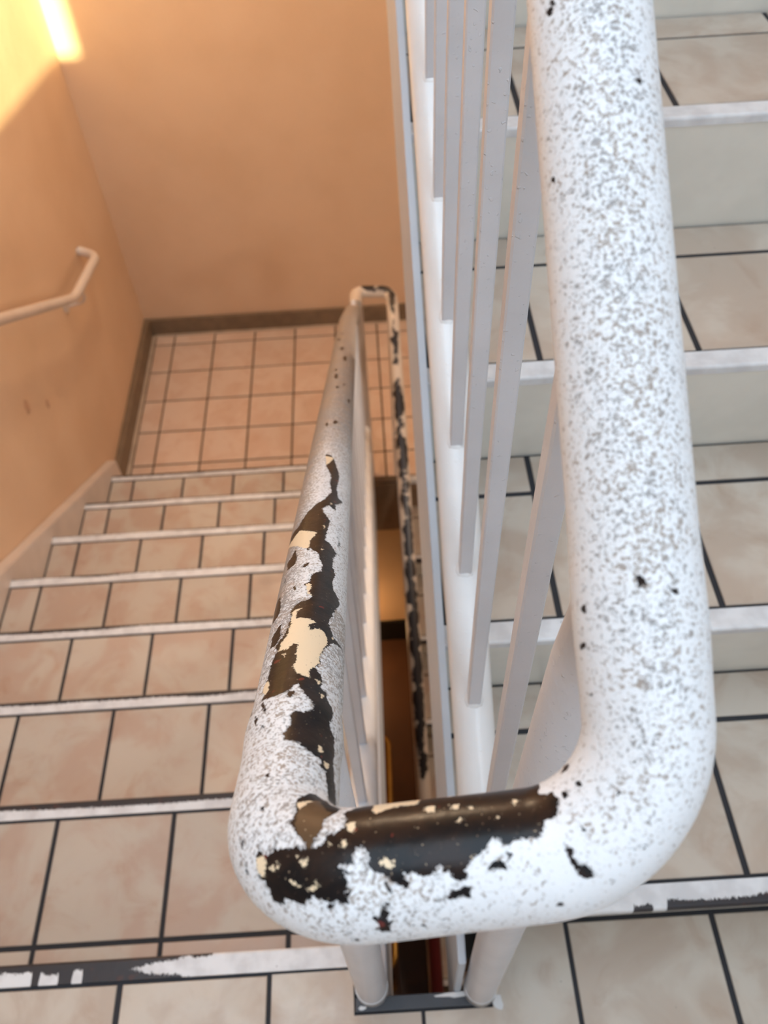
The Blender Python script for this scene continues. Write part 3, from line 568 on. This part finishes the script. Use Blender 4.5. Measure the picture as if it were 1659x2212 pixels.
def handrail():
    P0, s0 = rail_path(); R0 = .0200
    s_end = s0[140] + 2.17-.0311            # where the dip begins is inside the straight leg
    S = np.concatenate([np.arange(0, 1.7, .02), np.arange(1.7, 2.95, .0009), np.arange(2.95, 3.9, .004), [3.9]])
    n = 132
    Q = np.stack([np.interp(S, s0, P0[:, i]) for i in range(3)], 1); Q_ = Q.copy()
    # light smoothing of tangents
    T, N, B = rail_frame(Q)
    ext = [(-.0632, 1.79, -.335), (-.062, 1.86, -.43), (-.060, 1.95, -.49), (-.058, 2.03, -.505)]
    th = np.linspace(0, 2*np.pi, n, endpoint=False) - np.pi
    rr = np.full((len(S), n), R0)
    lump = .0009*np.exp(-((S-s0[140]-.03)/.012)**2) + .0007*np.exp(-((S-s0[60]+.03)/.02)**2) + .0006*np.exp(-((S-s0[100])/.03)**2)
    rr += lump[:, None]
    V = Q[:, None] + rr[:, :, None]*(np.cos(th)[None, :, None]*N[:, None] + np.sin(th)[None, :, None]*B[:, None])
    # extra rings: the tube bends down towards the far loop
    E_ = smooth_path([Q[-1]] + [np.array(e) for e in ext], .03, 5)[1:]
    Te, Ne, Be = rail_frame(np.vstack([Q[-1:], E_]))
    Ve = E_[:, None] + R0*(np.cos(th)[None, :, None]*Ne[1:, None] + np.sin(th)[None, :, None]*Be[1:, None])
    SS = np.concatenate([S, S[-1] + np.cumsum(np.linalg.norm(np.diff(np.vstack([Q[-1:], E_]), axis=0), axis=1))])
    V = np.concatenate([V, Ve]); m = len(V)
    idx = np.arange(m*n).reshape(m, n); a = idx[:-1]; b = idx[1:]
    F = np.stack([a, b, np.roll(b, -1, 1), np.roll(a, -1, 1)], -1).reshape(-1, 4)
    me = bpy.data.meshes.new('handrail')
    me.vertices.add(m*n); me.vertices.foreach_set('co', V.reshape(-1).astype(np.float32))
    me.loops.add(F.size); me.loops.foreach_set('vertex_index', F.reshape(-1).astype(np.int32))
    me.polygons.add(len(F)); me.polygons.foreach_set('loop_start', np.arange(0, F.size, 4, dtype=np.int32))
    me.polygons.foreach_set('use_smooth', np.ones(len(F), bool))
    me.update(calc_edges=True); me.validate()
    su_ = np.repeat(SS, n); sv = np.tile(th*R0, m)
    def put(nm, v):
        at = me.attributes.new(nm, 'FLOAT', 'POINT'); at.data.foreach_set('value', np.asarray(v, dtype=np.float32))
    put('peel', field(su_, sv, PEEL)+.22); put('cream', field(su_, sv, CREAM)); put('taupe', field(su_, sv, TAUPE))
    tt = sv/R0
    g = .75*np.exp(-((tt-.1)/1.1)**2)                                             # right leg: hands rub grit into the top
    bend = np.exp(-((su_-2.13)/.055)**2)
    g = np.where(su_ < 2.19, g*(1-.75*bend), g)
    front = (su_ > 2.12) & (su_ < 2.25)
    g = np.where(front, .25 + .45*np.exp(-((tt)/1.2)**2)*(su_ > 2.15), g)
    g = np.where(su_ >= 2.25, np.clip(.55 + .5*np.clip((su_-2.25)/.12, 0, 1)*(su_ < 2.38) - .0*tt, 0, 1.1), g)
    mid = (su_ > 2.38)
    g = np.where(mid, .5 + 1.0*np.clip((-tt-.1)/.9, 0, 1) + .8*np.clip((su_-2.62)/.2, 0, 1), g)
    put('grime', g)
    put('dull', np.clip((su_-2.55)/.45, 0, 1)*.62 + np.where(mid, .38*np.clip((-tt)/1.1, 0, 1), 0))
    return link('handrail', me, M['rail'], rg)
handrail()

# ------------------------------------------------------------------ lower railing (far loop, then down below the climbing flight)
rl = empty('stair_railing'); tag(rl, 'worn black and cream lower handrail looping at the far landing and dropping through the gap', 'railing')
pts = smooth_path([(-.056, 2.035, -.505), (-.056, 2.125, -.515), (.066, 2.125, -.525), (.068, 2.03, -.54), (.070, -.04, -1.83)], .035, 10)
# densify
d = [0]; 
for a, b in zip(pts, pts[1:]): d.append(d[-1] + np.linalg.norm(b-a))
S = np.arange(0, d[-1], .008); P = np.stack([np.interp(S, d, pts[:, i]) for i in range(3)], 1)
hl = tube('handrail', P, .0205, M['rail_low'], rl, 24)
co = np.array([v.co for v in hl.data.vertices]); ctr = np.repeat(P, 24, axis=0)
up = (co - ctr)[:, 2]/.0205; sd_ = (co - ctr)[:, 0]/.0205; sA = np.repeat(S, 24)
seq = [(0, -1.6), (.08, -.6), (.10, .3), (.16, .6), (.25, .3), (.34, -.1), (.5, .1), (.6, .5), (1.0, .4), (1.5, .6), (1.75, .6), (1.85, -.4), (1.98, -.3), (2.02, 1), (2.9, 1.5)]
ww = np.interp(sA, [a for a, _ in seq], [b for _, b in seq]) + .75*up - .55 - .35*np.abs(sd_)
a = hl.data.attributes.new('wear', 'FLOAT', 'POINT'); a.data.foreach_set('value', ww.astype(np.float32))
a = hl.data.attributes.new('redpaint', 'FLOAT', 'POINT'); a.data.foreach_set('value', np.clip((sA-2.15)/.15, 0, 1).astype(np.float32)*.85)
tube('newel_post', [(-.056, 2.085, ZL-.1), (-.056, 2.085, -1.0), (-.056, 2.085, -.52)], .0225, M['string'], rl, 24)
tube('newel_post', [(.069, 2.085, ZL-.1), (.069, 2.085, -1.0), (.069, 2.085, -.54)], .0205, M['string'], rl, 24)
tube('bottom_rail', [(.074, y, -1.19 - .624*(2.085-y)) for y in np.linspace(2.085, .05, 16)], .018, M['string'], rl, 20)
for k in range(18):
    y = 2.0 - .1125*k; z0 = -1.19 - .624*(2.085-y)
    o = box('baluster', (.064, .078, y-.007, y+.007, z0+.01, -.54 - .624*(2.03-y) - .01), M['string'], rl)

# ------------------------------------------------------------------ wall handrail
wh = empty('wall_handrail', (0, 0, 0)); tag(wh, 'cream tube handrail fixed to the orange left wall', 'handrail')
xw = -1.045
P = smooth_path([(xw, -.1, .90), (xw, 2.215, -.538), (xw, 2.56, -.60), (-1.118, 2.60, -.60)], .045, 9)
tube('rail', P, .017, M['string'], wh, 24)
for y, z in ((.35, .615), (2.30, -.555)):
    tube('bracket', smooth_path([(xw, y, z-.01), (xw, y, z-.06), (-1.11, y, z-.075)], .03, 6), .006, M['string'], wh, 12)
    tube('bracket_plate', [(-1.125, y, z-.075), (-1.119, y, z-.075)], .026, M['string'], wh, 20)

# ------------------------------------------------------------------ brass trolley standing on the ground floor
tr = empty('brass_trolley', (-.4, .7, ZG)); tag(tr, 'bent brass tube frame of a trolley at the bottom of the gap', 'trolley')
def lp(pts): return [(x+.4, y-.7, z-ZG) for x, y, z in pts]
zt = -2.0
tube('frame', smooth_path(lp([(-.60, 1.16, zt), (-.045, 1.16, zt), (-.062, .31, zt), (-.60, .31, zt)]), .045, 10), .0115, M['brass'], tr, 20)
for x, y in ((-.60, 1.16), (-.60, .31), (-.075, 1.14), (-.085, .36)):
    tube('leg', lp([(x, y, zt), (x, y, ZG+.12)]), .011, M['brass'], tr, 16)
    tube('wheel', lp([(x-.012, y, ZG+.05), (x+.012, y, ZG+.05)]), .05, M['black'], tr, 20)
box('deck', (-.24, .34, -.42, .50, .10, .13), M['brown_floor'], tr, .004)
bm = bmesh.new(); bmesh.ops.create_uvsphere(bm, u_segments=16, v_segments=10, radius=.02)
kb = link('knob', mesh_of(bm, 'knob', True), M['brass'], tr); kb.location = (-.078+.4, .42-.7, -2.12-ZG)
